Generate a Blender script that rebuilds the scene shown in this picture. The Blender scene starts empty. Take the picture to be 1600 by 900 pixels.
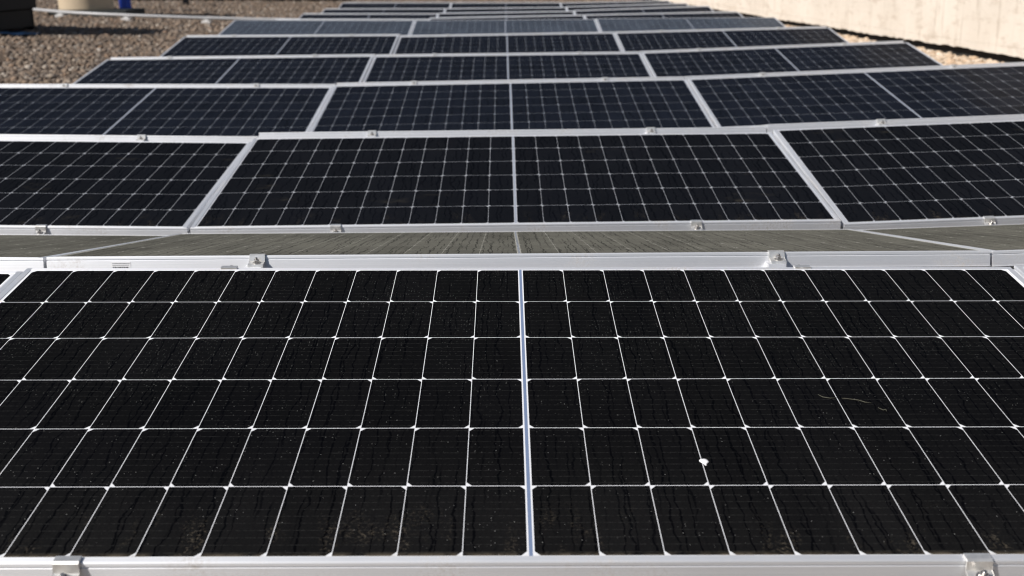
import bpy, bmesh, math, random
import numpy as np
from mathutils import Vector, Matrix, Euler

random.seed(7)
rng = np.random.default_rng(11)
scene = bpy.context.scene
COL = scene.collection
R = math.radians

# ------------------------------------------------------------------ dimensions (metres)
PC, PR, CG = 0.085, 0.168, 0.010          # half-cell pitch, row pitch, gap in the middle of a panel
W, H, TH = 2.086, 1.036, 0.035            # panel width, slope length, frame height
PX = 2.094                                # spacing of the panel columns
GZ = -0.93                                # roof level in the middle (the camera is at the origin)


def ground_z(x):
    """the roof falls gently towards the array on the left side"""
    if x > -3.0:
        return GZ
    return GZ + 0.040 * min(-x - 3.0, 14.0) * (1 - math.exp(-(-x - 3.0) / 1.2))


# ------------------------------------------------------------------ scene-graph helpers
def link(o, parent=None):
    COL.objects.link(o)
    if parent is not None:
        o.parent = parent
    return o


def tag(o, label=None, cat=None, group=None, kind=None):
    if label: o['label'] = label
    if cat: o['category'] = cat
    if group: o['group'] = group
    if kind: o['kind'] = kind
    return o


def empty(name, loc=(0, 0, 0), rot=(0, 0, 0)):
    o = bpy.data.objects.new(name, None)
    o.empty_display_size = 0.1
    o.location = loc
    o.rotation_euler = rot
    return link(o)


def mesh_obj(name, bm, mat, parent=None, smooth=False):
    me = bpy.data.meshes.new(name)
    bmesh.ops.recalc_face_normals(bm, faces=bm.faces[:])
    bm.to_mesh(me)
    bm.free()
    for m in (mat if isinstance(mat, (list, tuple)) else [mat]):
        me.materials.append(m)
    if smooth:
        for p in me.polygons:
            p.use_smooth = True
    o = bpy.data.objects.new(name, me)
    return link(o, parent)


def copy_tree(o, parent=None):
    c = o.copy()
    link(c)
    c.parent = parent
    for ch in list(o.children):
        copy_tree(ch, c)
    return c


# ------------------------------------------------------------------ mesh helpers
def add_box(bm, x0, x1, y0, y1, z0, z1, bevel=0.0):
    vs = [bm.verts.new((x, y, z)) for x in (x0, x1) for y in (y0, y1) for z in (z0, z1)]
    idx = [(0, 1, 3, 2), (4, 6, 7, 5), (0, 4, 5, 1), (2, 3, 7, 6), (0, 2, 6, 4), (1, 5, 7, 3)]
    fs = [bm.faces.new([vs[i] for i in f]) for f in idx]
    if bevel > 0:
        es = list({e for f in fs for e in f.edges})
        bmesh.ops.bevel(bm, geom=es, offset=bevel, segments=2, affect='EDGES', profile=0.6)


def add_lathe(bm, prof, seg=48, cx=0, cy=0, cap=True):
    rings = []
    for r, z in prof:
        rings.append([bm.verts.new((cx + r * math.cos(2 * math.pi * i / seg), cy + r * math.sin(2 * math.pi * i / seg), z)) for i in range(seg)])
    for a, b in zip(rings[:-1], rings[1:]):
        for i in range(seg):
            j = (i + 1) % seg
            bm.faces.new((a[i], a[j], b[j], b[i]))
    if cap:
        bm.faces.new(rings[0][::-1])
        bm.faces.new(rings[-1])


def add_tube(bm, pts, r, seg=14):
    pts = [Vector(p) for p in pts]
    rings = []
    for i, p in enumerate(pts):
        d = (pts[min(i + 1, len(pts) - 1)] - pts[max(i - 1, 0)]).normalized()
        side = d.cross(Vector((0, 0, 1))).normalized()
        up = side.cross(d)
        rr = r[i] if isinstance(r, (list, tuple)) else r
        rings.append([bm.verts.new(p + rr * (math.cos(2 * math.pi * k / seg) * side + math.sin(2 * math.pi * k / seg) * up)) for k in range(seg)])
    for a, b in zip(rings[:-1], rings[1:]):
        for k in range(seg):
            j = (k + 1) % seg
            bm.faces.new((a[k], a[j], b[j], b[k]))
    bm.faces.new(rings[0][::-1])
    bm.faces.new(rings[-1])


def add_prism(bm, prof, x0, x1):
    """profile in (y, z) extruded along x"""
    a = [bm.verts.new((x0, y, z)) for y, z in prof]
    b = [bm.verts.new((x1, y, z)) for y, z in prof]
    n = len(prof)
    for i in range(n):
        j = (i + 1) % n
        bm.faces.new((a[i], a[j], b[j], b[i]))
    bm.faces.new(a[::-1])
    bm.faces.new(b)


# ------------------------------------------------------------------ node helpers
class NT:
    def __init__(self, name):
        self.m = bpy.data.materials.new(name)
        self.m.use_nodes = True
        self.t = self.m.node_tree
        self.t.nodes.clear()
        self.out = self.t.nodes.new('ShaderNodeOutputMaterial')

    def node(self, typ, **kw):
        n = self.t.nodes.new(typ)
        for k, v in kw.items():
            setattr(n, k, v)
        return n

    def put(self, sock, v):
        if hasattr(v, 'is_output'):
            self.t.links.new(v, sock)
        elif isinstance(v, (tuple, list)):
            v = tuple(v)
            if len(sock.default_value) == 4 and len(v) == 3:
                v = v + (1,)
            sock.default_value = v
        else:
            sock.default_value = v

    def math(self, op, a, b=0.0, c=None, clamp=False):
        n = self.node('ShaderNodeMath', operation=op, use_clamp=clamp)
        self.put(n.inputs[0], a)
        self.put(n.inputs[1], b)
        if c is not None:
            self.put(n.inputs[2], c)
        return n.outputs[0]

    def ramp(self, v, lo, hi, a=0.0, b=1.0, smooth=True):
        n = self.node('ShaderNodeMapRange', interpolation_type='SMOOTHSTEP' if smooth else 'LINEAR')
        self.put(n.inputs['Value'], v)
        self.put(n.inputs['From Min'], lo); self.put(n.inputs['From Max'], hi)
        self.put(n.inputs['To Min'], a); self.put(n.inputs['To Max'], b)
        return n.outputs[0]

    def mix(self, f, a, b, mode='MIX'):
        n = self.node('ShaderNodeMix', data_type='RGBA', blend_type=mode)
        self.put(n.inputs[0], f)
        self.put(n.inputs[6], a)
        self.put(n.inputs[7], b)
        return n.outputs[2]

    def noise(self, vec, scale, detail=3.0, rough=0.55, w=None, out=0, dist=0.0):
        n = self.node('ShaderNodeTexNoise', noise_dimensions='4D' if w is not None else '3D')
        self.put(n.inputs['Vector'], vec)
        if w is not None:
            self.put(n.inputs['W'], w)
        n.inputs['Scale'].default_value = scale
        n.inputs['Detail'].default_value = detail
        n.inputs['Roughness'].default_value = rough
        n.inputs['Distortion'].default_value = dist
        return n.outputs[out]

    def voro(self, vec, scale, feature='F1', out='Distance', w=None, rnd=1.0):
        n = self.node('ShaderNodeTexVoronoi', feature=feature, voronoi_dimensions='4D' if w is not None else '3D')
        self.put(n.inputs['Vector'], vec)
        if w is not None:
            self.put(n.inputs['W'], w)
        n.inputs['Scale'].default_value = scale
        n.inputs['Randomness'].default_value = rnd
        return n.outputs[out]

    def comb(self, x, y, z):
        n = self.node('ShaderNodeCombineXYZ')
        self.put(n.inputs[0], x); self.put(n.inputs[1], y); self.put(n.inputs[2], z)
        return n.outputs[0]

    def bump(self, h, dist, strength=1.0):
        n = self.node('ShaderNodeBump')
        n.inputs['Strength'].default_value = strength
        n.inputs['Distance'].default_value = dist
        self.put(n.inputs['Height'], h)
        return n.outputs[0]

    def principled(self, base, rough=0.5, metal=0.0, spec=0.5, normal=None, **kw):
        n = self.node('ShaderNodeBsdfPrincipled')
        self.put(n.inputs['Base Color'], base)
        self.put(n.inputs['Roughness'], rough)
        self.put(n.inputs['Metallic'], metal)
        self.put(n.inputs['Specular IOR Level'], spec)
        if normal is not None:
            self.put(n.inputs['Normal'], normal)
        for k, v in kw.items():
            self.put(n.inputs[k], v)
        return n.outputs[0]

    def finish(self, sh):
        self.t.links.new(sh, self.out.inputs[0])
        return self.m

    def objco(self):
        return self.node('ShaderNodeTexCoord').outputs['Object']

    def pos(self):
        return self.node('ShaderNodeNewGeometry').outputs['Position']

    def sep(self, v):
        n = self.node('ShaderNodeSeparateXYZ')
        self.put(n.inputs[0], v)
        return n.outputs[0], n.outputs[1], n.outputs[2]


# ------------------------------------------------------------------ materials
def mat_simple(name, col, rough=0.6, metal=0.0, spec=0.5, var=0.15, scale=8.0, bump=0.0):
    t = NT(name)
    p = t.objco()
    n = t.noise(p, scale, 5.0, 0.6)
    f = t.ramp(n, 0.25, 0.75, 1 - var, 1 + var, smooth=False)
    c = t.mix(1.0, col, t.comb(f, f, f), 'MULTIPLY')
    nb = t.bump(t.noise(p, scale * 6, 4.0), bump) if bump else None
    return t.finish(t.principled(c, rough, metal, spec, nb))


def mat_aluminium(name, col, rough):
    t = NT(name)
    p = t.objco()
    rnd = t.node('ShaderNodeObjectInfo').outputs['Random']
    w = t.math('MULTIPLY', rnd, 40.0)
    x, y, z = t.sep(p)
    # fine extrusion lines along each bar plus dusty weathering
    streak = t.noise(t.comb(t.math('MULTIPLY', x, 3.0), t.math('MULTIPLY', y, 3.0), t.math('MULTIPLY', z, 900.0)), 1.0, 2.0, 0.6, w)
    blot = t.noise(p, 7.0, 5.0, 0.62, w)
    fine = t.noise(p, 160.0, 3.0, 0.6, w)
    dirt = t.math('MULTIPLY', t.ramp(blot, 0.50, 0.72), t.ramp(fine, 0.35, 0.7))
    f = t.ramp(streak, 0.3, 0.7, 0.93, 1.04, smooth=False)
    c = t.mix(1.0, col, t.comb(f, f, f), 'MULTIPLY')
    c = t.mix(t.math('MULTIPLY', dirt, 0.60), c, (0.33, 0.265, 0.20))
    r = t.math('ADD', rough, t.math('MULTIPLY', blot, 0.14))
    metal = t.math('SUBTRACT', 0.66, t.math('MULTIPLY', dirt, 0.45))
    # die lines run along each bar, so the sheen is stretched across it
    side = t.math('GREATER_THAN', t.math('ABSOLUTE', x), W / 2 - 0.0128)
    side = t.math('MULTIPLY', side, t.math('LESS_THAN', t.math('ABSOLUTE', y), H / 2 - 0.0019))
    vt = t.node('ShaderNodeVectorTransform', vector_type='VECTOR', convert_from='OBJECT', convert_to='WORLD')
    t.put(vt.inputs[0], t.comb(t.math('SUBTRACT', 1.0, side), side, 0.0))
    cr = t.node('ShaderNodeVectorMath', operation='CROSS_PRODUCT')
    t.put(cr.inputs[0], t.node('ShaderNodeNewGeometry').outputs['Normal'])
    t.put(cr.inputs[1], vt.outputs[0])
    return t.finish(t.principled(c, r, metal, 0.5, Anisotropic=0.62, Tangent=cr.outputs[0]))


def mat_panel(name, cell, film_col, film, trail_scale, trail_w, trail_depth, back=(0.70, 0.71, 0.74), line_fade=0.0,
              glint_dots=0.0, edge_dirt=0.0, gloss=0.035, gloss_rough=0.08, busbar=0.06, smudge=0.0,
              ribbon=(0.30, 0.33, 0.40), trail_freq=14.0, low_film=1.0):
    """half-cut monocrystalline cells under glass, pattern laid out on the panel's own coordinates in metres"""
    t = NT(name)
    p = t.objco()
    x, y, z = t.sep(p)
    rnd = t.node('ShaderNodeObjectInfo').outputs['Random']
    w = t.math('MULTIPLY', rnd, 57.0)
    # ---- cells
    ax = t.math('SUBTRACT', t.math('ABSOLUTE', x), CG / 2)
    cx = t.math('DIVIDE', ax, PC)
    ci = t.math('FLOOR', cx)
    fx = t.math('MULTIPLY', t.math('SUBTRACT', cx, ci), PC)
    ry = t.math('DIVIDE', t.math('ADD', y, 3 * PR), PR)
    ri = t.math('FLOOR', ry)
    fy = t.math('MULTIPLY', t.math('SUBTRACT', ry, ri), PR)
    cw, chh, g = 0.0840, 0.1667, 0.00065
    dxl = fx
    dxr = t.math('SUBTRACT', cw, fx)
    dyl = t.math('SUBTRACT', fy, g)
    dyr = t.math('SUBTRACT', chh + g, fy)
    inx = t.math('MINIMUM', dxl, dxr)
    iny = t.math('MINIMUM', dyl, dyr)
    inside = t.math('MINIMUM', inx, iny)
    odd = t.math('ABSOLUTE', t.math('MODULO', ri, 2.0))
    # chamfered corners sit on the inner side in even rows, on the outer side in odd rows
    dch = t.math('ADD', t.math('MULTIPLY', dxl, t.math('SUBTRACT', 1.0, odd)), t.math('MULTIPLY', dxr, odd))
    cham = t.math('SUBTRACT', t.math('ADD', dch, t.math('MULTIPLY', iny, 0.85)), 0.0076)
    d = t.math('MINIMUM', inside, cham)
    m = t.math('GREATER_THAN', d, 0.0)
    m = t.math('MULTIPLY', m, t.math('GREATER_THAN', ax, 0.0))
    m = t.math('MULTIPLY', m, t.math('LESS_THAN', cx, 12.0))
    m = t.math('MULTIPLY', m, t.math('GREATER_THAN', ry, 0.0))
    m = t.math('MULTIPLY', m, t.math('LESS_THAN', ry, 6.0))
    # per-cell tone
    crnd = t.node('ShaderNodeTexWhiteNoise', noise_dimensions='3D')
    t.put(crnd.inputs['Vector'], t.comb(t.math('ADD', ci, t.math('MULTIPLY', t.math('SIGN', x), 20.5)), ri, w))
    tone = t.ramp(crnd.outputs['Value'], 0.0, 1.0, 0.75, 1.30, smooth=False)
    cellc = t.mix(1.0, cell, t.comb(tone, tone, tone), 'MULTIPLY')
    # nine busbars per cell row run along the panel
    bb = t.math('FRACT', t.math('MULTIPLY', fy, 10.0 / PR))
    bbm = t.math('LESS_THAN', t.math('ABSOLUTE', t.math('SUBTRACT', bb, 0.5)), 0.045)
    grain = t.noise(p, 260.0, 2.0, 0.5, w)
    cellc = t.mix(t.math('MULTIPLY', t.math('MULTIPLY', bbm, t.ramp(grain, 0.35, 0.7)), busbar), cellc, (0.42, 0.42, 0.40))
    # connecting ribbon in the middle, sky reflection painted as its flat blue
    rib = t.math('LESS_THAN', t.math('ABSOLUTE', x), 0.0026)
    backc = t.mix(rib, back, ribbon)
    base = t.mix(m, backc, cellc)
    # ---- film of dust, cut by the trails of running drops
    def trails(pitch, seed, freq, half):
        # one wandering run of water per strip of glass, never joining its neighbours
        u = t.math('ADD', t.math('DIVIDE', x, pitch), t.math('MULTIPLY', w, 3.0))
        k = t.math('FLOOR', u)
        wn = t.node('ShaderNodeTexWhiteNoise', noise_dimensions='2D')
        t.put(wn.inputs['Vector'], t.comb(k, seed, 0.0))
        r0 = wn.outputs['Value']
        path = t.noise(t.comb(t.math('MULTIPLY', k, 7.31), t.math('MULTIPLY', y, freq), seed), 1.0, 4.0, 0.62)
        off = t.math('ADD', t.math('MULTIPLY', t.math('SUBTRACT', r0, 0.5), 0.35), t.math('MULTIPLY', t.math('SUBTRACT', path, 0.5), 1.15))
        dist = t.math('MULTIPLY', t.math('ABSOLUTE', t.math('SUBTRACT', t.math('SUBTRACT', t.math('FRACT', u), 0.5), off)), pitch)
        wid = t.math('MULTIPLY', t.ramp(t.noise(t.comb(t.math('MULTIPLY', k, 3.7), t.math('MULTIPLY', y, freq * 2.5), seed + 4.0), 1.0, 3.0, 0.6), 0.25, 0.75, 0.35, 1.6, smooth=False), half)
        seen = t.ramp(t.noise(t.comb(t.math('MULTIPLY', k, 5.3), t.math('MULTIPLY', y, freq * 0.45), seed + 9.0), 1.0, 2.0, 0.5), 0.38, 0.54)
        return t.math('MULTIPLY', t.ramp(t.math('DIVIDE', dist, wid), 0.5, 1.2, 1.0, 0.0), seen)
    trail = t.math('MAXIMUM', trails(trail_scale, 1.7, trail_freq, trail_w), trails(trail_scale * 1.63, 23.1, trail_freq * 0.8, trail_w * 1.35))
    blot = t.noise(t.comb(x, t.math('MULTIPLY', y, 0.5), 0.0), 4.0, 6.0, 0.65, t.math('ADD', w, 2.0))
    fgrain = t.noise(p, 420.0, 2.0, 0.6, w)
    cover = t.math('MULTIPLY', t.ramp(blot, 0.28, 0.72, 0.55, 1.25, smooth=False), t.ramp(fgrain, 0.25, 0.75, 0.7, 1.3, smooth=False))
    cover = t.math('MULTIPLY', cover, t.math('SUBTRACT', 1.0, t.math('MULTIPLY', trail, trail_depth)))
    cover = t.math('MULTIPLY', cover, t.ramp(y, -0.52, -0.15, low_film, 1.0))
    cov_cell = t.math('MULTIPLY', cover, film, clamp=True)
    cov_line = t.math('MULTIPLY', cover, line_fade, clamp=True)
    cov = t.math('ADD', t.math('MULTIPLY', cov_cell, m), t.math('MULTIPLY', cov_line, t.math('SUBTRACT', 1.0, m)), clamp=True)
    c = t.mix(cov, base, film_col)
    if smudge:
        sm = t.noise(t.comb(x, t.math('MULTIPLY', y, 2.0), 0.0), 2.6, 5.0, 0.7, t.math('ADD', w, 9.0))
        sm2 = t.noise(t.comb(t.math('MULTIPLY', x, 1.0), t.math('MULTIPLY', y, 2.5), 0.0), 30.0, 4.0, 0.7, w)
        c = t.mix(t.math('MULTIPLY', t.math('MULTIPLY', t.ramp(sm, 0.60, 0.80), t.ramp(sm2, 0.3, 0.7)), smudge, clamp=True), c, (0.19, 0.165, 0.12))
    if glint_dots:
        # sun glints on drops painted as pale dots, thickest towards the upper edge
        vd = t.node('ShaderNodeTexVoronoi', feature='F1', voronoi_dimensions='2D')
        t.put(vd.inputs['Vector'], p)
        vd.inputs['Scale'].default_value = 190.0
        cr, cgc, cb = t.sep(vd.outputs['Color'])
        dens = t.ramp(t.noise(p, 5.0, 3.0, 0.6, w), 0.3, 0.75, 0.02, 0.55)
        dens = t.math('MULTIPLY', dens, t.ramp(y, -0.35, 0.40, 0.15, 1.0))
        size = t.math('MULTIPLY', t.math('ADD', cgc, 0.30), 0.125)
        dot = t.math('MULTIPLY', t.math('LESS_THAN', vd.outputs['Distance'], size), t.math('LESS_THAN', cr, dens))
        c = t.mix(t.math('MULTIPLY', t.math('MULTIPLY', dot, m), t.math('MULTIPLY', t.math('ADD', cb, 0.25), glint_dots), clamp=True), c, (0.50, 0.50, 0.48))
    if edge_dirt:
        low = t.ramp(y, -0.512, -0.493, 1.0, 0.0)
        lown = t.math('MULTIPLY', low, t.ramp(t.noise(p, 38.0, 5.0, 0.7, w), 0.35, 0.65))
        # clumps of grit left where the trails end
        clump = t.math('MULTIPLY', t.ramp(y, -0.50, -0.36, 1.0, 0.0), t.ramp(t.noise(t.comb(x, t.math('MULTIPLY', y, 0.35), 0.0), 17.0, 3.0, 0.6, w), 0.52, 0.72))
        grit = t.math('MULTIPLY', clump, t.ramp(t.noise(p, 210.0, 4.0, 0.7, w), 0.50, 0.68))
        e = t.math('MULTIPLY', t.math('MAXIMUM', lown, t.math('MULTIPLY', grit, 0.75)), edge_dirt, clamp=True)
        c = t.mix(e, c, (0.25, 0.21, 0.155))
    dif = t.node('ShaderNodeBsdfDiffuse')
    t.put(dif.inputs['Color'], c)
    glo = t.node('ShaderNodeBsdfGlossy')
    t.put(glo.inputs['Color'], (1, 1, 1))
    t.put(glo.inputs['Roughness'], gloss_rough)
    t.put(glo.inputs['Normal'], t.bump(t.noise(p, 55.0, 3.0, 0.6, w), 0.0006, 0.5))
    mx = t.node('ShaderNodeMixShader')
    t.put(mx.inputs[0], gloss)
    t.t.links.new(dif.outputs[0], mx.inputs[1])
    t.t.links.new(glo.outputs[0], mx.inputs[2])
    return t.finish(mx.outputs[0])


def mat_gravel_base():
    t = NT('gravel ground')
    p = t.pos()
    v = t.node('ShaderNodeTexVoronoi', feature='F1')
    t.put(v.inputs['Vector'], p)
    v.inputs['Scale'].default_value = 26.0
    cr, cg_, cb = t.sep(v.outputs['Color'])
    c = t.mix(cr, (0.07, 0.052, 0.040), (0.25, 0.195, 0.15))
    c = t.mix(t.ramp(cg_, 0.72, 0.95), c, (0.52, 0.45, 0.38))
    c = t.mix(t.ramp(cb, 0.80, 0.95), c, (0.06, 0.055, 0.055))
    hgt = t.math('SUBTRACT', 1.0, v.outputs['Distance'])
    return t.finish(t.principled(c, 0.85, 0.0, 0.25, t.bump(hgt, 0.022)))


def mat_stones(name, pale):
    t = NT(name)
    isl = t.node('ShaderNodeNewGeometry').outputs['Random Per Island']
    r = t.node('ShaderNodeValToRGB')
    e = r.color_ramp.elements
    if pale:
        cols = [(0, (0.36, 0.26, 0.18)), (0.2, (0.62, 0.50, 0.38)), (0.45, (0.56, 0.42, 0.30)), (0.65, (0.68, 0.60, 0.50)), (0.85, (0.40, 0.31, 0.23)), (1, (0.74, 0.68, 0.60))]
    else:
        cols = [(0, (0.085, 0.072, 0.066)), (0.14, (0.24, 0.185, 0.145)), (0.32, (0.32, 0.25, 0.19)), (0.48, (0.20, 0.165, 0.14)), (0.60, (0.40, 0.30, 0.225)),
                (0.72, (0.28, 0.25, 0.225)), (0.84, (0.36, 0.245, 0.17)), (0.94, (0.48, 0.41, 0.34)), (1, (0.70, 0.64, 0.57))]
    while len(e) < len(cols):
        e.new(0.5)
    for i, (q, c) in enumerate(cols):
        e[i].position = q
        e[i].color = c + (1,)
    t.put(r.inputs[0], isl)
    p = t.pos()
    n = t.ramp(t.noise(p, 60.0, 4.0, 0.6), 0.3, 0.7, 0.72, 1.05, smooth=False)
    if not pale:
        n = t.math('MULTIPLY', n, 0.69)
    c = t.mix(1.0, r.outputs[0], t.comb(n, t.math('MULTIPLY', n, 0.97), t.math('MULTIPLY', n, 0.94)), 'MULTIPLY')
    return t.finish(t.principled(c, 0.85, 0.0, 0.25))


def mat_wall():
    t = NT('cast concrete wall')
    p = t.objco()
    x, y, z = t.sep(p)
    big = t.noise(p, 0.9, 6.0, 0.62)
    mid = t.noise(t.comb(x, y, t.math('MULTIPLY', z, 3.0)), 3.0, 6.0, 0.68)
    drip = t.noise(t.comb(x, t.math('MULTIPLY', y, 5.0), t.math('MULTIPLY', z, 0.6)), 2.2, 5.0, 0.65)
    c = t.mix(t.ramp(big, 0.3, 0.7), (0.62, 0.555, 0.48), (0.70, 0.635, 0.56))
    c = t.mix(t.math('MULTIPLY', t.ramp(mid, 0.50, 0.70), 0.60), c, (0.44, 0.36, 0.285))
    c = t.mix(t.math('MULTIPLY', t.ramp(drip, 0.54, 0.74), 0.60), c, (0.40, 0.33, 0.26))
    # formwork joints every 2.4 m and boards of 0.5 m
    jy = t.math('ABSOLUTE', t.math('SUBTRACT', t.math('FRACT', t.math('DIVIDE', y, 2.4)), 0.5))
    jz = t.math('ABSOLUTE', t.math('SUBTRACT', t.math('FRACT', t.math('DIVIDE', t.math('ADD', z, 0.11), 0.55)), 0.5))
    j = t.math('MAXIMUM', t.math('LESS_THAN', jy, 0.0025), t.math('LESS_THAN', jz, 0.007))
    c = t.mix(t.math('MULTIPLY', t.math('MULTIPLY', j, t.ramp(mid, 0.35, 0.6)), 0.28), c, (0.45, 0.38, 0.30))
    pits = t.voro(p, 9.0)
    c = t.mix(t.math('MULTIPLY', t.ramp(pits, 0.05, 0.09, 1.0, 0.0), 0.5), c, (0.40, 0.33, 0.26))
    h = t.math('SUBTRACT', t.noise(p, 18.0, 6.0, 0.6), t.math('MULTIPLY', j, 0.5))
    return t.finish(t.principled(c, 0.9, 0.0, 0.2, t.bump(h, 0.008)))


ALU = mat_aluminium('anodised aluminium', (0.84, 0.85, 0.88), 0.51)
STEEL = mat_simple('galvanised clamp steel', (0.74, 0.73, 0.71), 0.36, 0.70, 0.5, 0.2, 60.0)
BOLT = mat_simple('bolt steel', (0.50, 0.48, 0.46), 0.32, 0.9, 0.5, 0.3, 120.0)
M_NEAR = mat_panel('solar cells, near', (0.0010, 0.0010, 0.0014), (0.056, 0.054, 0.051), 0.070, 0.021, 0.0014, 0.85, low_film=2.0, glint_dots=0.30, edge_dirt=0.75,
                   gloss=0.009, gloss_rough=0.10, busbar=0.045, ribbon=(0.16, 0.21, 0.33))
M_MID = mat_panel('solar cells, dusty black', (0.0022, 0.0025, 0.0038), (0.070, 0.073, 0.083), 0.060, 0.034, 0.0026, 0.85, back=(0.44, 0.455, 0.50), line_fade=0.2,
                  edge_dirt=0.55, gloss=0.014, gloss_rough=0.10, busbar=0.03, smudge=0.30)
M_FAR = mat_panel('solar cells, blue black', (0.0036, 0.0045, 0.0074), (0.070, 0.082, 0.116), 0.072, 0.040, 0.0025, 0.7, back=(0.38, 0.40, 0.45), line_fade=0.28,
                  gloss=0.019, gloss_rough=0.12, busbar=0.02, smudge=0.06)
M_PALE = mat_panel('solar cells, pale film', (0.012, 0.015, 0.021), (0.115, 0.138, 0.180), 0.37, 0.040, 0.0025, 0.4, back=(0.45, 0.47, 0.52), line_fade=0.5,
                   gloss=0.035, gloss_rough=0.15, busbar=0.0)  # sixth row's paleness is sky reflection painted into cells and film
M_DUST = mat_panel('solar cells under thick dust', (0.012, 0.012, 0.012), (0.150, 0.146, 0.124), 0.88, 0.020, 0.0014, 0.75, back=(0.50, 0.49, 0.44), line_fade=0.62,
                   gloss=0.012, gloss_rough=0.3, busbar=0.02, trail_freq=9.0)

# ------------------------------------------------------------------ the solar panel
def frame_bm():
    # (inset from the outer edge, height): lip, rounded edge, groove, tall outer face, bottom flange
    prof = [(0.0125, -0.0022), (0.0125, -0.0003), (0.0120, 0.0), (0.0022, 0.0), (0.0008, -0.0006), (0.0, -0.0020), (0.0, -0.0062), (0.0014, -0.0068), (0.0014, -0.0088),
            (0.0, -0.0094), (0.0, -TH + 0.0024), (-0.0012, -TH + 0.0018), (-0.0012, -TH), (0.028, -TH), (0.028, -TH + 0.0016), (0.0022, -TH + 0.0016), (0.0022, -0.0090), (0.0125, -0.0082)]
    bm = bmesh.new()
    rings = []
    for o, zz in prof:
        a, b = W / 2 - o, H / 2 - o
        rings.append([bm.verts.new(c) for c in ((-a, -b, zz), (a, -b, zz), (a, b, zz), (-a, b, zz))])
    n = len(rings)
    for i in range(n):
        A, B = rings[i], rings[(i + 1) % n]
        for k in range(4):
            j = (k + 1) % 4
            bm.faces.new((A[k], A[j], B[j], B[k]))
    return bm


def glass_bm():
    bm = bmesh.new()
    a, b = W / 2 - 0.0115, H / 2 - 0.0115
    add_box(bm, -a, a, -b, b, -0.0065, -0.0012)
    return bm


def clamp_bm():
    # end clamp, outward is -y, the panel's outer face at y = 0
    wd = 0.0170
    th = 0.0026
    top = [(0.0105, 0.0005), (0.0105, 0.0034), (-0.0015, 0.0038), (-0.0045, 0.0010), (-0.0060, -0.0120), (-0.0270, -0.0180), (-0.0290, -0.0350)]
    prof = top + [(-0.0265, -0.0350), (-0.0245, -0.0203), (-0.0036, -0.0146), (-0.0018, -0.0005), (-0.0008, 0.0005)]
    bm = bmesh.new()
    add_prism(bm, prof, -wd, wd)
    bmesh.ops.bevel(bm, geom=[e for e in bm.edges if abs(e.verts[0].co.x - e.verts[1].co.x) < 1e-6], offset=0.0005, segments=1, affect='EDGES')
    return bm


def bolt_bm():
    bm = bmesh.new()
    add_lathe(bm, [(0.0088, 0.0), (0.0088, 0.0015), (0.0080, 0.0018)], 28)
    for prof in ([(0.0062, 0.0018), (0.0062, 0.0068), (0.0052, 0.0082)],):
        add_lathe(bm, prof, 6)
    add_lathe(bm, [(0.0030, 0.0082), (0.0030, 0.0120), (0.0024, 0.0126)], 14)
    for v in bm.verts:
        v.co = Matrix.Rotation(R(16), 3, 'X') @ v.co
        v.co += Vector((0.001, -0.0165, -0.0148))
    return bm


def bracket_bm():
    # lower seat of the ridge clamp: a folded plate sticking out under the panel edge
    bm = bmesh.new()
    add_prism(bm, [(0.0, -0.0205), (-0.034, -0.0245), (-0.036, -0.0400), (-0.050, -0.0405), (-0.050, -0.0430), (0.0, -0.0430)], -0.024, 0.014)
    return bm


PROTO = empty('solar_panel')
_frame = mesh_obj('frame', frame_bm(), ALU, PROTO)
_glass = {}
for key, mt in (('near', M_NEAR), ('mid', M_MID), ('far', M_FAR), ('pale', M_PALE), ('dust', M_DUST)):
    g = mesh_obj('cell_glass', glass_bm(), mt)
    _glass[key] = g.data
    bpy.data.objects.remove(g)
_clamp = mesh_obj('clamp', clamp_bm(), STEEL)
_bolt = mesh_obj('bolt', bolt_bm(), BOLT)
_brack = mesh_obj('clamp_seat', bracket_bm(), ALU)
CLAMP_ME, BOLT_ME, BRACK_ME, FRAME_ME = _clamp.data, _bolt.data, _brack.data, _frame.data
for o in (_clamp, _bolt, _brack, _frame, PROTO):
    bpy.data.objects.remove(o)


def put(name, me, parent, loc=(0, 0, 0), rz=0.0):
    o = bpy.data.objects.new(name, me)
    o.location = loc
    o.rotation_euler = (0, 0, rz)
    return link(o, parent)


def solar_panel(cx, cy, cz, tilt, roll, yaw, glass, label, group, clamps, ridge=False):
    root = empty('solar_panel', (cx, cy, cz), (tilt, -roll, yaw))
    tag(root, label, 'solar panel', group)
    put('frame', FRAME_ME, root)
    put('cell_glass', _glass[glass], root)
    for (x, side, seat) in clamps:               # side -1: lower/near edge, +1: far edge
        c = put('clamp', CLAMP_ME, root, (x, side * H / 2, 0), 0 if side < 0 else math.pi)
        put('bolt', BOLT_ME, c)
        if seat:
            put('clamp_seat', BRACK_ME, c)
    return root


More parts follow.
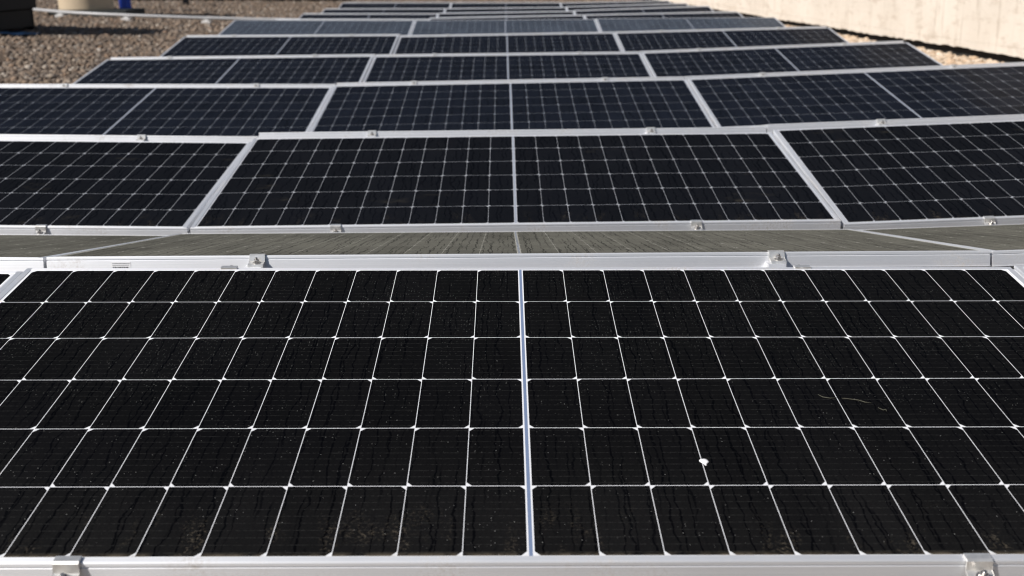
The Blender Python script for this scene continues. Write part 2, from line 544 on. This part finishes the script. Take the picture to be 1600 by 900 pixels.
# pose of the panels facing the camera: centre x, y, z, tilt, roll  (radians); measured row by row
C = [[0.027, 1.8444, -0.6801, 0.118, -0.0118], [0.0299, 4.1139, -0.7331, 0.1337, -0.0009], [0.0332, 6.3724, -0.75, 0.1424, 0.0065], [0.0245, 8.6518, -0.758, 0.1401, 0.0001],
     [0.0267, 10.9184, -0.7363, 0.1403, 0.0054], [0.0139, 13.1828, -0.695, 0.1405, -0.004], [0.0362, 15.4417, -0.7619, 0.1403, 0.0076], [0.0318, 17.6918, -0.7933, 0.1402, 0.0037],
     [0.0333, 19.9469, -0.8094, 0.1402, -0.001], [0.0385, 22.2049, -0.7925, 0.1402, -0.0108]]
ZL = {1: (-0.73, -1.23), 2: (-0.7515, -0.68), 3: (-0.7553, 0.07), 4: (-0.7241, -0.33), 5: (-0.6764, -0.86), 6: (-0.775, -0.7), 7: (-0.7919, -0.66), 8: (-0.7996, -0.55), 9: (-0.767, -0.65)}
ZR = {1: (-0.7002, 1.26), 2: (-0.7114, 1.71), 3: (-0.7269, 1.56), 4: (-0.7169, 0.76), 5: (-0.6992, -0.26), 6: (-0.7434, 0.51), 7: (-0.7578, 1.23), 8: (-0.7846, 0.93), 9: (-0.7998, 0.5)}
z0 = C[0]
ZL[0] = (z0[2] - PX / 2 * math.sin(z0[4]) - 0.007 - PX / 2 * math.sin(R(-1.2)), -1.2)
ZR[0] = (z0[2] + PX / 2 * math.sin(z0[4]) + 0.003 + PX / 2 * math.sin(R(0.1)), 0.1)

ORD = ['nearest', 'second', 'third', 'fourth', 'fifth', 'sixth', 'seventh', 'eighth', 'ninth', 'last']
COLW = {-1: 'left', 0: 'middle', 1: 'right'}
LOOK = {'near': 'glossy black panel with crisp white cell lines', 'mid': 'dusty black panel with drop trails', 'far': 'blue-black panel', 'pale': 'paler blue-grey panel'}
FRONT = 'solar panels tilted up towards the camera'
BACK = 'solar panels sloping away behind the ridges'
poses = {}
for k in range(10):
    for s in (-1, 0, 1):
        x, y, z, t, ro = C[k]
        if s == -1: z, ro = ZL[k][0], R(ZL[k][1])
        if s == 1: z, ro = ZR[k][0], R(ZR[k][1])
        if k == 1 and s == -1: z, t, ro = -0.7179, 0.1175, -0.0213
        if k == 1 and s == 1: z, t, ro = -0.7060, 0.1560, 0.0276
        poses[k, s] = (x + s * PX, y, z, t, ro)

SKIND = {}
for k in range(10):
    for s in (-1, 0, 1):
        x, y, z, t, ro = poses[k, s]
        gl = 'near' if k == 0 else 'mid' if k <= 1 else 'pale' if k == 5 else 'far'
        where = 'in the %s row, %s column' % (ORD[k], COLW[s])
        lab = '%s %s' % (LOOK[gl], where)
        if (k, s) == (0, 0):
            lab = 'large glossy black panel across the foreground with a white bird dropping'
        cl = [(-0.597 + (0.020 if k else 0), -1, False), (0.578, -1, False)]
        if k == 0:
            cl += [(-0.615, 1, False), (0.598, 1, False)]
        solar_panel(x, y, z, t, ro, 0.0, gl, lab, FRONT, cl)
        # the panel on the far slope of the same ridge
        c, sn = math.cos(t), math.sin(t)
        ny, nz = y + H / 2 * c + 0.100, z + H / 2 * sn + (0.008 if k != 5 else -0.012)
        if k < 9:
            fz = poses[k + 1, s][2] - H / 2 * math.sin(poses[k + 1, s][3])
        else:
            fz = nz - 0.145
        t2 = -math.asin(max(-0.5, min(0.5, (nz - fz) / H)))
        sx, ro2 = x, ro
        cz2 = nz + H / 2 * math.sin(t2)
        if k == 0:                                   # measured one by one
            ny = 2.466
            cz2, t2, ro2 = {-1: (-0.6857, -0.1808, -0.0185), 0: (-0.7078, -0.1768, -0.0060), 1: (-0.6908, -0.1785, 0.0239)}[s]
        lab = {0: 'dust-covered grey-green panel sloping away just behind the nearest row, %s column'}.get(k, 'panel sloping away behind the %s row ridge, only its pale edge showing, %%s column' % ORD[k]) % COLW[s]
        if k >= 1:
            lab = 'panel behind the %s row ridge showing only its pale edge, %s column' % (ORD[k], COLW[s])
        p2 = solar_panel(sx, ny + H / 2 * math.cos(t2), cz2, t2, ro2, 0.0, 'dust', lab, BACK, [(-0.578, -1, True), (0.568, -1, True)])
        SKIND[k, s] = p2

# serial-number sticker on the pale edge of the dusty middle panel
STICK = mat_simple('sticker paper', (0.78, 0.78, 0.80), 0.5, 0, 0.4, 0.05)
INK = mat_simple('sticker ink', (0.05, 0.05, 0.055), 0.6)
bm = bmesh.new()
sx0, yf = -0.880, -H / 2
add_box(bm, sx0 - 0.022, sx0 + 0.022, yf - 0.0006, yf + 0.0004, -0.0315, -0.0115)
st = mesh_obj('sticker', bm, STICK, SKIND[0, 0])
bm = bmesh.new()
xx = sx0 - 0.017
while xx < sx0 + 0.017:
    wd = random.choice((0.0005, 0.0008, 0.0013))
    add_box(bm, xx, xx + wd, yf - 0.0009, yf - 0.0005, -0.0300, -0.0225)
    xx += wd + random.choice((0.0006, 0.0010, 0.0014))
mesh_obj('barcode', bm, INK, st)
bm = bmesh.new()
for zz in (-0.0150, -0.0190):
    xx = sx0 - 0.018
    while xx < sx0 + 0.018:
        wd = random.uniform(0.0008, 0.0016)
        add_box(bm, xx, xx + wd, yf - 0.0009, yf - 0.0005, zz - 0.0009, zz + 0.0009)
        xx += wd + random.uniform(0.0006, 0.0011)
mesh_obj('print_lines', bm, mat_simple('grey print', (0.30, 0.30, 0.32), 0.6), st)

# ------------------------------------------------------------------ rails that carry the rows
RAIL = mat_simple('rail aluminium', (0.55, 0.55, 0.55), 0.45, 0.85, 0.5, 0.1, 20.0)
for s in (-1, 0, 1):
    for q, off in enumerate((-0.58, 0.575)):
        bm = bmesh.new()
        rx = 0.028 + s * PX + off
        add_box(bm, rx - 0.03, rx + 0.03, 1.25, 23.9, GZ + 0.002, GZ + 0.035)
        for k in range(10):
            x, y, z, t, ro = poses[k, s]
            zc = z + off * math.sin(ro)
            zr = zc + (H / 2 - 0.03) * math.sin(t) - TH - 0.004
            zn = zc - (H / 2 - 0.03) * math.sin(t) - TH - 0.004
            yr, yn = y + H / 2 * math.cos(t) - 0.03, y - H / 2 * math.cos(t) + 0.03
            add_box(bm, rx - 0.02, rx + 0.02, yr - 0.02, yr + 0.02, GZ + 0.035, zr)
            add_box(bm, rx - 0.02, rx + 0.02, yr + 0.145, yr + 0.185, GZ + 0.035, zr - 0.012)
            add_box(bm, rx - 0.02, rx + 0.02, yn - 0.02, yn + 0.02, GZ + 0.035, zn)
        o = mesh_obj('mounting_rail', bm, RAIL)
        tag(o, 'aluminium rail with posts on the roof under the %s column, %s side' % (COLW[s], 'left-hand' if q == 0 else 'right-hand'), 'mounting rail', 'rails under the panel rows')

# ------------------------------------------------------------------ small things lying on the near panel
nx, ny_, nz_, nt, nro = poses[0, 0]
M0 = Matrix.Translation((nx, ny_, nz_)) @ Euler((nt, -nro, 0)).to_matrix().to_4x4()


def on_near(u, v, h=-0.0012):
    return M0 @ Vector((u, v, h))


DROP = mat_simple('bird lime', (0.80, 0.80, 0.82), 0.55, 0, 0.4, 0.08, 300.0)
bm = bmesh.new()
for (u, v, r, hh) in ((0, 0, 0.0062, 0.0026), (0.0022, -0.0018, 0.0046, 0.0022), (-0.0022, 0.0008, 0.0044, 0.0020), (0.0008, -0.0062, 0.0030, 0.0011), (0.0012, -0.0105, 0.0016, 0.0007)):
    ret = bmesh.ops.create_icosphere(bm, subdivisions=3, radius=1.0)
    for vv in ret['verts']:
        a = math.atan2(vv.co.y, vv.co.x)
        w_ = 1 + 0.07 * math.sin(3 * a + u * 900) + 0.05 * math.sin(5 * a + 1)
        vv.co = Vector((u + vv.co.x * r * w_, v + vv.co.y * r * w_, max(-0.0002, vv.co.z * hh)))
o = mesh_obj('bird_dropping', bm, DROP, None, True)
o.matrix_world = M0 @ Matrix.Translation((0.2625, -0.270, -0.0010))
tag(o, 'small white bird dropping on the foreground panel', 'bird dropping')

STRAW = mat_simple('dry straw', (0.085, 0.082, 0.06), 0.7, 0, 0.3, 0.2, 200.0)
straws = [([(0.486, -0.060), (0.492, -0.069), (0.503, -0.073), (0.514, -0.0715)], 'short pale straw bit, hooked, on the right half of the foreground panel'),
          ([(0.522, -0.073), (0.536, -0.0765), (0.548, -0.080), (0.556, -0.087), (0.566, -0.090)], 'longest wavy straw bit on the right half of the foreground panel'),
          ([(0.572, -0.106), (0.578, -0.114), (0.583, -0.112), (0.582, -0.118)], 'tiny curled straw bit below the wavy straw on the foreground panel')]
for pts, lab in straws:
    bm = bmesh.new()
    add_tube(bm, [(a, b, 0.0008) for a, b in pts], [0.0003] + [0.0006] * (len(pts) - 2) + [0.0004], 8)
    o = mesh_obj('straw_bit', bm, STRAW, None, True)
    o.matrix_world = M0 @ Matrix.Translation((0, 0, -0.0010))
    tag(o, lab, 'straw', 'straw bits on the foreground panel')

# ------------------------------------------------------------------ roof ground and gravel
bm = bmesh.new()
xs = [-400, -60, -30, -22, -17] + [-16 + 0.5 * i for i in range(27)] + [-2.5, 0, 6, 40, 400]
ys = [-60, -5] + list(range(0, 41, 4)) + [60, 120, 600]
grid = [[bm.verts.new((x, y, ground_z(x))) for y in ys] for x in xs]
for i in range(len(xs) - 1):
    for j in range(len(ys) - 1):
        bm.faces.new((grid[i][j], grid[i + 1][j], grid[i + 1][j + 1], grid[i][j + 1]))
o = mesh_obj('ground', bm, mat_gravel_base())
tag(o, 'flat roof covered with brown gravel', None, None, 'structure')

t_ = (1 + 5 ** 0.5) / 2
ICO = np.array([(-1, t_, 0), (1, t_, 0), (-1, -t_, 0), (1, -t_, 0), (0, -1, t_), (0, 1, t_), (0, -1, -t_), (0, 1, -t_), (t_, 0, -1), (t_, 0, 1), (-t_, 0, -1), (-t_, 0, 1)], float)
ICO /= np.linalg.norm(ICO[0])
ICF = np.array([(0, 11, 5), (0, 5, 1), (0, 1, 7), (0, 7, 10), (0, 10, 11), (1, 5, 9), (5, 11, 4), (11, 10, 2), (10, 7, 6), (7, 1, 8), (3, 9, 4), (3, 4, 2), (3, 2, 6), (3, 6, 8), (3, 8, 9), (4, 9, 5), (2, 4, 11), (6, 2, 10), (8, 6, 7), (9, 8, 1)])


def stones(name, xy, size, mat, label):
    n = len(xy)
    q = rng.normal(size=(n, 4)); q /= np.linalg.norm(q, axis=1)[:, None]
    a, b, c, d = q.T
    Rm = np.stack([np.stack([1 - 2 * (c * c + d * d), 2 * (b * c - a * d), 2 * (b * d + a * c)], -1),
                   np.stack([2 * (b * c + a * d), 1 - 2 * (b * b + d * d), 2 * (c * d - a * b)], -1),
                   np.stack([2 * (b * d - a * c), 2 * (c * d + a * b), 1 - 2 * (b * b + c * c)], -1)], 1)
    s = size[:, None] * rng.uniform(0.65, 1.25, (n, 3))
    loc = ICO[None] * rng.uniform(0.78, 1.15, (n, 12, 1)) * s[:, None, :]
    loc = np.einsum('nij,nkj->nki', Rm, loc)
    loc[:, :, 2] *= 0.75
    gz = np.array([ground_z(x) for x in xy[:, 0]])
    base = np.stack([xy[:, 0], xy[:, 1], gz + size * rng.uniform(0.1, 0.55, n)], -1)
    V = (loc + base[:, None]).reshape(-1, 3)
    F = (ICF[None] + (np.arange(n) * 12)[:, None, None]).reshape(-1, 3)
    me = bpy.data.meshes.new(name)
    me.vertices.add(len(V)); me.vertices.foreach_set('co', V.ravel())
    me.loops.add(F.size); me.loops.foreach_set('vertex_index', F.ravel().astype(np.int32))
    me.polygons.add(len(F)); me.polygons.foreach_set('loop_start', np.arange(0, F.size, 3, dtype=np.int32))
    me.update(calc_edges=True)
    me.materials.append(mat)
    o = link(bpy.data.objects.new(name, me))
    tag(o, label, None, None, 'stuff')


def scatter(n, y0, y1, fx0, fx1):
    y = y0 + (y1 - y0) * rng.random(n)
    lo, hi = fx0(y), fx1(y)
    u = rng.random(n)
    x = lo + (hi - lo) * u
    return np.stack([x, y], -1), (hi - lo)


def wall_x(y):
    return 4.53 - 0.0570 * (y - 10.15)


# left field: nearer band dense, farther band coarser
pts = []
for (y0, y1, dens) in ((7.5, 12, 900), (12, 17, 800), (17, 22, 560), (22, 27, 380), (27, 33, 240)):
    ym = (y0 + y1) / 2
    wdt = 0.46 * ym + 1.2 - 3.0
    p_, _ = scatter(int(dens * (y1 - y0) * max(wdt, 0.6)), y0, y1, lambda y: -0.46 * y - 1.2, lambda y: np.full_like(y, -2.95))
    pts.append(p_)
p_, _ = scatter(9000, 23.4, 33, lambda y: np.full_like(y, -3.0), lambda y: np.full_like(y, 3.6)); pts.append(p_)
pts = np.concatenate(pts)
stones('gravel', pts, rng.gamma(6.0, 0.0031, len(pts)).clip(0.010, 0.045), mat_stones('brown gravel stones', False), 'loose brown gravel covering the roof to the left of the panels')
p_, _ = scatter(30000, 6.5, 26, lambda y: np.full_like(y, 3.05), lambda y: wall_x(y) - 0.03)
stones('gravel', p_, rng.gamma(7.0, 0.0034, len(p_)).clip(0.012, 0.045), mat_stones('pale gravel stones', True), 'pale gravel strip between the right-hand panels and the concrete wall')

# ------------------------------------------------------------------ concrete wall on the right
wall = empty('concrete_wall', (wall_x(11.0), 11.0, GZ), (0, 0, math.atan(0.0570)))
tag(wall, 'tall pale cream concrete wall along the right edge of the roof', 'wall')
bm = bmesh.new()
# lower edge of the cast concrete is a little ragged
N = 700
y0w, y1w = -14.0, 40.0
prev = None
for i in range(N + 1):
    yy = y0w + (y1w - y0w) * i / N
    zb = 0.092 + 0.004 * math.sin(yy * 1.7) + random.uniform(-0.009, 0.009)
    ring = [bm.verts.new((0.0, yy, zb)), bm.verts.new((0.0, yy, 2.3)), bm.verts.new((0.34, yy, 2.3)), bm.verts.new((0.34, yy, zb))]
    if prev:
        for k in range(4):
            j = (k + 1) % 4
            bm.faces.new((prev[k], ring[k], ring[j], prev[j]))
    else:
        bm.faces.new(ring)
    prev = ring
bm.faces.new(prev[::-1])
mesh_obj('wall_face', bm, mat_wall(), wall)
bm = bmesh.new()
add_box(bm, 0.075, 0.30, y0w + 0.02, y1w - 0.02, -0.02, 0.16)  # set-back base strip in a near-black colour
mesh_obj('dark_base', bm, mat_simple('dark upstand', (0.030, 0.028, 0.026), 0.8, 0, 0.3, 0.4, 6.0, 0.01), wall)

# ------------------------------------------------------------------ things standing on the gravel at the left
PIPE_M = mat_simple('pale grey pipe', (0.42, 0.42, 0.43), 0.45, 0.1, 0.4, 0.08, 5.0)
BLOCK_M = mat_simple('concrete foot', (0.62, 0.61, 0.60), 0.8, 0, 0.3, 0.15, 30.0)


def gpt(x, y, h):
    return (x, y, ground_z(x) + h)


bm = bmesh.new()
path = [(-9.7, 21.5), (-8.3, 20.30), (-7.7, 19.72), (-7.25, 19.38), (-6.9, 19.18), (-6.5, 19.06), (-5.9, 18.99), (-5.0, 18.97), (-4.0, 19.08), (-3.4, 19.1), (-2.6, 19.1)]
add_tube(bm, [gpt(x, y, 0.094) for x, y in path], 0.025, 14)
o = mesh_obj('roof_pipe', bm, PIPE_M, None, True)
tag(o, 'long pale grey pipe running low across the gravel behind the panels', 'pipe')
for (x, y, lab) in ((-7.26, 19.40, 'concrete foot carrying the grey pipe in front of the cream tank'), (-6.06, 19.0, 'concrete foot of the grey pipe just right of the blue pipe'), (-4.78, 19.0, 'concrete foot of the grey pipe nearest the panels')):
    bm = bmesh.new()
    for v in ((-0.075, 0.075, 0.0),):
        add_box(bm, -0.07, 0.07, -0.08, 0.08, -0.03, 0.050, 0.008)
        add_box(bm, -0.035, 0.035, -0.05, 0.05, 0.0505, 0.068, 0.004)
    o = mesh_obj('pipe_foot', bm, BLOCK_M)
    o.location = gpt(x, y, 0)
    tag(o, lab, 'pipe foot', 'feet carrying the grey pipe')

# cream tank
tx, ty = -7.14, 20.30
tank = empty('water_tank', gpt(tx, ty, 0))
tag(tank, 'cream cylindrical tank on a dark plinth and shadow block behind the grey pipe', 'tank')
bm = bmesh.new()
add_lathe(bm, [(0.447, 0.10), (0.450, 0.12), (0.450, 0.55), (0.455, 0.565), (0.455, 0.60), (0.450, 0.615), (0.450, 1.15), (0.455, 1.165), (0.455, 1.20), (0.450, 1.215), (0.450, 1.60), (0.43, 1.70), (0.36, 1.79), (0.22, 1.84), (0.2, 1.845)], 72)
mesh_obj('tank_body', bm, mat_simple('cream plastic', (0.56, 0.45, 0.32), 0.5, 0, 0.4, 0.06, 3.0), tank, True)
bm = bmesh.new()
add_lathe(bm, [(0.19, 1.846), (0.19, 1.90), (0.17, 1.92), (0.05, 1.93)], 40)
mesh_obj('lid', bm, mat_simple('dark lid', (0.05, 0.05, 0.05), 0.5), tank, True)
bm = bmesh.new()
add_box(bm, -0.46, 0.84, -0.55, 0.50, -0.05, 0.0985, 0.01)  # plinth, drawn out to the right in place of the tank's shadow
mesh_obj('plinth', bm, mat_simple('dark plinth and shadow block', (0.022, 0.026, 0.026), 0.8, 0, 0.3, 0.3, 8.0), tank)

# blue standpipe
bp = empty('standpipe', gpt(-7.06, 22.15, -0.02), (0, R(-3.0), 0))
tag(bp, 'upright bright blue pipe standing on the gravel right of the cream tank', 'pipe')
bm = bmesh.new()
add_lathe(bm, [(0.108, 0.0), (0.108, 1.35), (0.100, 1.352)], 40)
mesh_obj('pipe_shaft', bm, mat_simple('blue plastic', (0.010, 0.060, 0.50), 0.42, 0, 0.4, 0.06, 4.0), bp, True)
bm = bmesh.new()
add_lathe(bm, [(0.118, 1.30), (0.120, 1.31), (0.120, 1.42), (0.10, 1.45), (0.03, 1.46)], 40)
mesh_obj('cap', bm, mat_simple('blue cap', (0.008, 0.04, 0.30), 0.42), bp, True)

# dark cabinet at the left edge
CABM = mat_simple('dark cabinet steel', (0.005, 0.005, 0.008), 0.6, 0.0, 0.12, 0.15, 4.0)
cab = empty('equipment_cabinet', gpt(-7.09, 15.15, 0))
tag(cab, 'black equipment cabinet on short legs at the left edge of the roof', 'cabinet')
bm = bmesh.new()
add_box(bm, -0.85, 0.79, -0.38, 0.86, 0.27, 1.42, 0.012)
mesh_obj('cabinet_body', bm, CABM, cab)
bm = bmesh.new()
for i in range(11):
    z = 0.36 + i * 0.09
    add_prism(bm, [(-0.382, z), (-0.402, z), (-0.382, z + 0.05)], 0.05, 0.66)
mesh_obj('louvre', bm, CABM, cab)
for sx_ in (-0.78, 0.70):
    for sy_ in (-0.32, 0.80):
        bm = bmesh.new()
        add_box(bm, sx_ - 0.04, sx_ + 0.04, sy_ - 0.04, sy_ + 0.04, 0.02, 0.269, 0.004)
        add_box(bm, sx_ - 0.07, sx_ + 0.07, sy_ - 0.07, sy_ + 0.07, -0.04, 0.0195, 0.004)
        mesh_obj('leg', bm, CABM, cab)
bm = bmesh.new()
add_box(bm, -0.80, 0.74, -0.33, 0.81, 0.03, 0.262, 0.01)  # black block stands in for the shade under the raised cabinet
mesh_obj('under_cabinet_shade', bm, CABM, cab)

# blue plastic sheet by the cabinet's foot
bm = bmesh.new()
NX, NY = 14, 8
g = [[bm.verts.new((-0.30 + 0.62 * i / NX + 0.10 * j / NY, -0.24 + 0.42 * j / NY - 0.12 * i / NX, 0.030 + 0.007 * math.sin(i * 0.9 + j) + 0.006 * math.sin(j * 2.1) + 0.03 * (1 - i / NX))) for j in range(NY + 1)] for i in range(NX + 1)]
for i in range(NX):
    for j in range(NY):
        bm.faces.new((g[i][j], g[i + 1][j], g[i + 1][j + 1], g[i][j + 1]))
bmesh.ops.solidify(bm, geom=bm.faces[:], thickness=0.006)
o = mesh_obj('plastic_sheet', bm, mat_simple('dark blue plastic', (0.010, 0.040, 0.105), 0.5, 0, 0.5), None, True)
o.location = gpt(-6.28, 14.95, 0)
tag(o, 'crumpled dark blue plastic sheet lying at the foot of the black cabinet', 'plastic sheet')

# long low black box far back and the black post before it
bm = bmesh.new()
a, b = Vector((-9.6, 25.9, 0)), Vector((-4.0, 31.2, 0))
n_ = 24
prev = None
side = Vector((-(b - a).y, (b - a).x, 0)).normalized()
for i in range(n_ + 1):
    p = a.lerp(b, i / n_)
    q = p + side * 0.3
    z1 = ground_z(p.x)
    ring = [bm.verts.new((p.x, p.y, z1 - 0.03)), bm.verts.new((p.x, p.y, z1 + 0.26)), bm.verts.new((q.x, q.y, z1 + 0.26)), bm.verts.new((q.x, q.y, z1 - 0.03))]
    if prev:
        for k in range(4):
            bm.faces.new((prev[k], ring[k], ring[(k + 1) % 4], prev[(k + 1) % 4]))
    else:
        bm.faces.new(ring)
    prev = ring
bm.faces.new(prev[::-1])
o = mesh_obj('low_box', bm, CABM)
tag(o, 'long black low box on the gravel at the far left edge of the roof', 'low box')
bm = bmesh.new()
add_box(bm, -0.055, 0.055, -0.055, 0.055, -0.03, 0.62, 0.006)
add_box(bm, -0.075, 0.075, -0.075, 0.075, 0.6205, 0.645, 0.004)
o = mesh_obj('marker_post', bm, CABM)
o.location = gpt(-6.79, 25.35, 0)
tag(o, 'short black post standing in front of the black low box', 'post')

# ------------------------------------------------------------------ camera
cam_d = bpy.data.cameras.new('camera')
cam = link(bpy.data.objects.new('camera', cam_d))
yaw, pitch, roll = 0.004120973723958603, 0.27464988148043756, -0.011600393509853193
fw = Vector((math.sin(yaw) * math.cos(pitch), math.cos(yaw) * math.cos(pitch), -math.sin(pitch)))
rt = Vector((math.cos(yaw), -math.sin(yaw), 0))
up = rt.cross(fw)
r2 = math.cos(roll) * rt + math.sin(roll) * up
u2 = -math.sin(roll) * rt + math.cos(roll) * up
cam.matrix_world = Matrix(((r2.x, u2.x, -fw.x, 0), (r2.y, u2.y, -fw.y, 0), (r2.z, u2.z, -fw.z, 0), (0, 0, 0, 1)))
cam_d.sensor_fit = 'HORIZONTAL'
cam_d.sensor_width = 36.0
cam_d.lens = 1797.06 * 36.0 / 1600.0
cam_d.clip_start = 0.05
cam_d.clip_end = 2000
cam_d.dof.use_dof = True
cam_d.dof.focus_distance = 2.25
cam_d.dof.aperture_fstop = 5.8
scene.camera = cam

# ------------------------------------------------------------------ light
EL, AZ = R(39.5), R(31.0)
sd = Vector((-math.cos(EL) * math.cos(AZ), -math.cos(EL) * math.sin(AZ), math.sin(EL)))   # towards the sun
sun_d = bpy.data.lights.new('sun', 'SUN')
sun_d.energy = 4.8
sun_d.angle = R(0.53)
sun_d.color = (1.0, 0.95, 0.885)
sun = link(bpy.data.objects.new('sun', sun_d))
sun.rotation_euler = sd.to_track_quat('Z', 'Y').to_euler()
sun.location = (-20, -8, 16)

world = bpy.data.worlds.new('World')
scene.world = world
world.use_nodes = True
nt_ = world.node_tree
nt_.nodes.clear()
sky = nt_.nodes.new('ShaderNodeTexSky')
sky.sky_type = 'NISHITA'
sky.sun_disc = False
sky.sun_elevation = EL
sky.sun_rotation = math.atan2(sd.x, sd.y)
sky.altitude = 50
sky.air_density = 1.0
sky.dust_density = 0.6
sky.ozone_density = 1.4
bg = nt_.nodes.new('ShaderNodeBackground')
bg.inputs['Strength'].default_value = 0.05
wo = nt_.nodes.new('ShaderNodeOutputWorld')
nt_.links.new(sky.outputs[0], bg.inputs[0])
nt_.links.new(bg.outputs[0], wo.inputs[0])

scene.render.engine = 'CYCLES'
scene.view_settings.view_transform = 'Standard'
scene.view_settings.look = 'None'
scene.view_settings.gamma = 1.0
scene.view_settings.exposure = 0.24
scene.view_settings.use_curve_mapping = False
scene.cycles.use_denoising = True
scene.cycles.filter_width = 1.15
scene.cycles.max_bounces = 6
scene.cycles.sample_clamp_indirect = 4.0
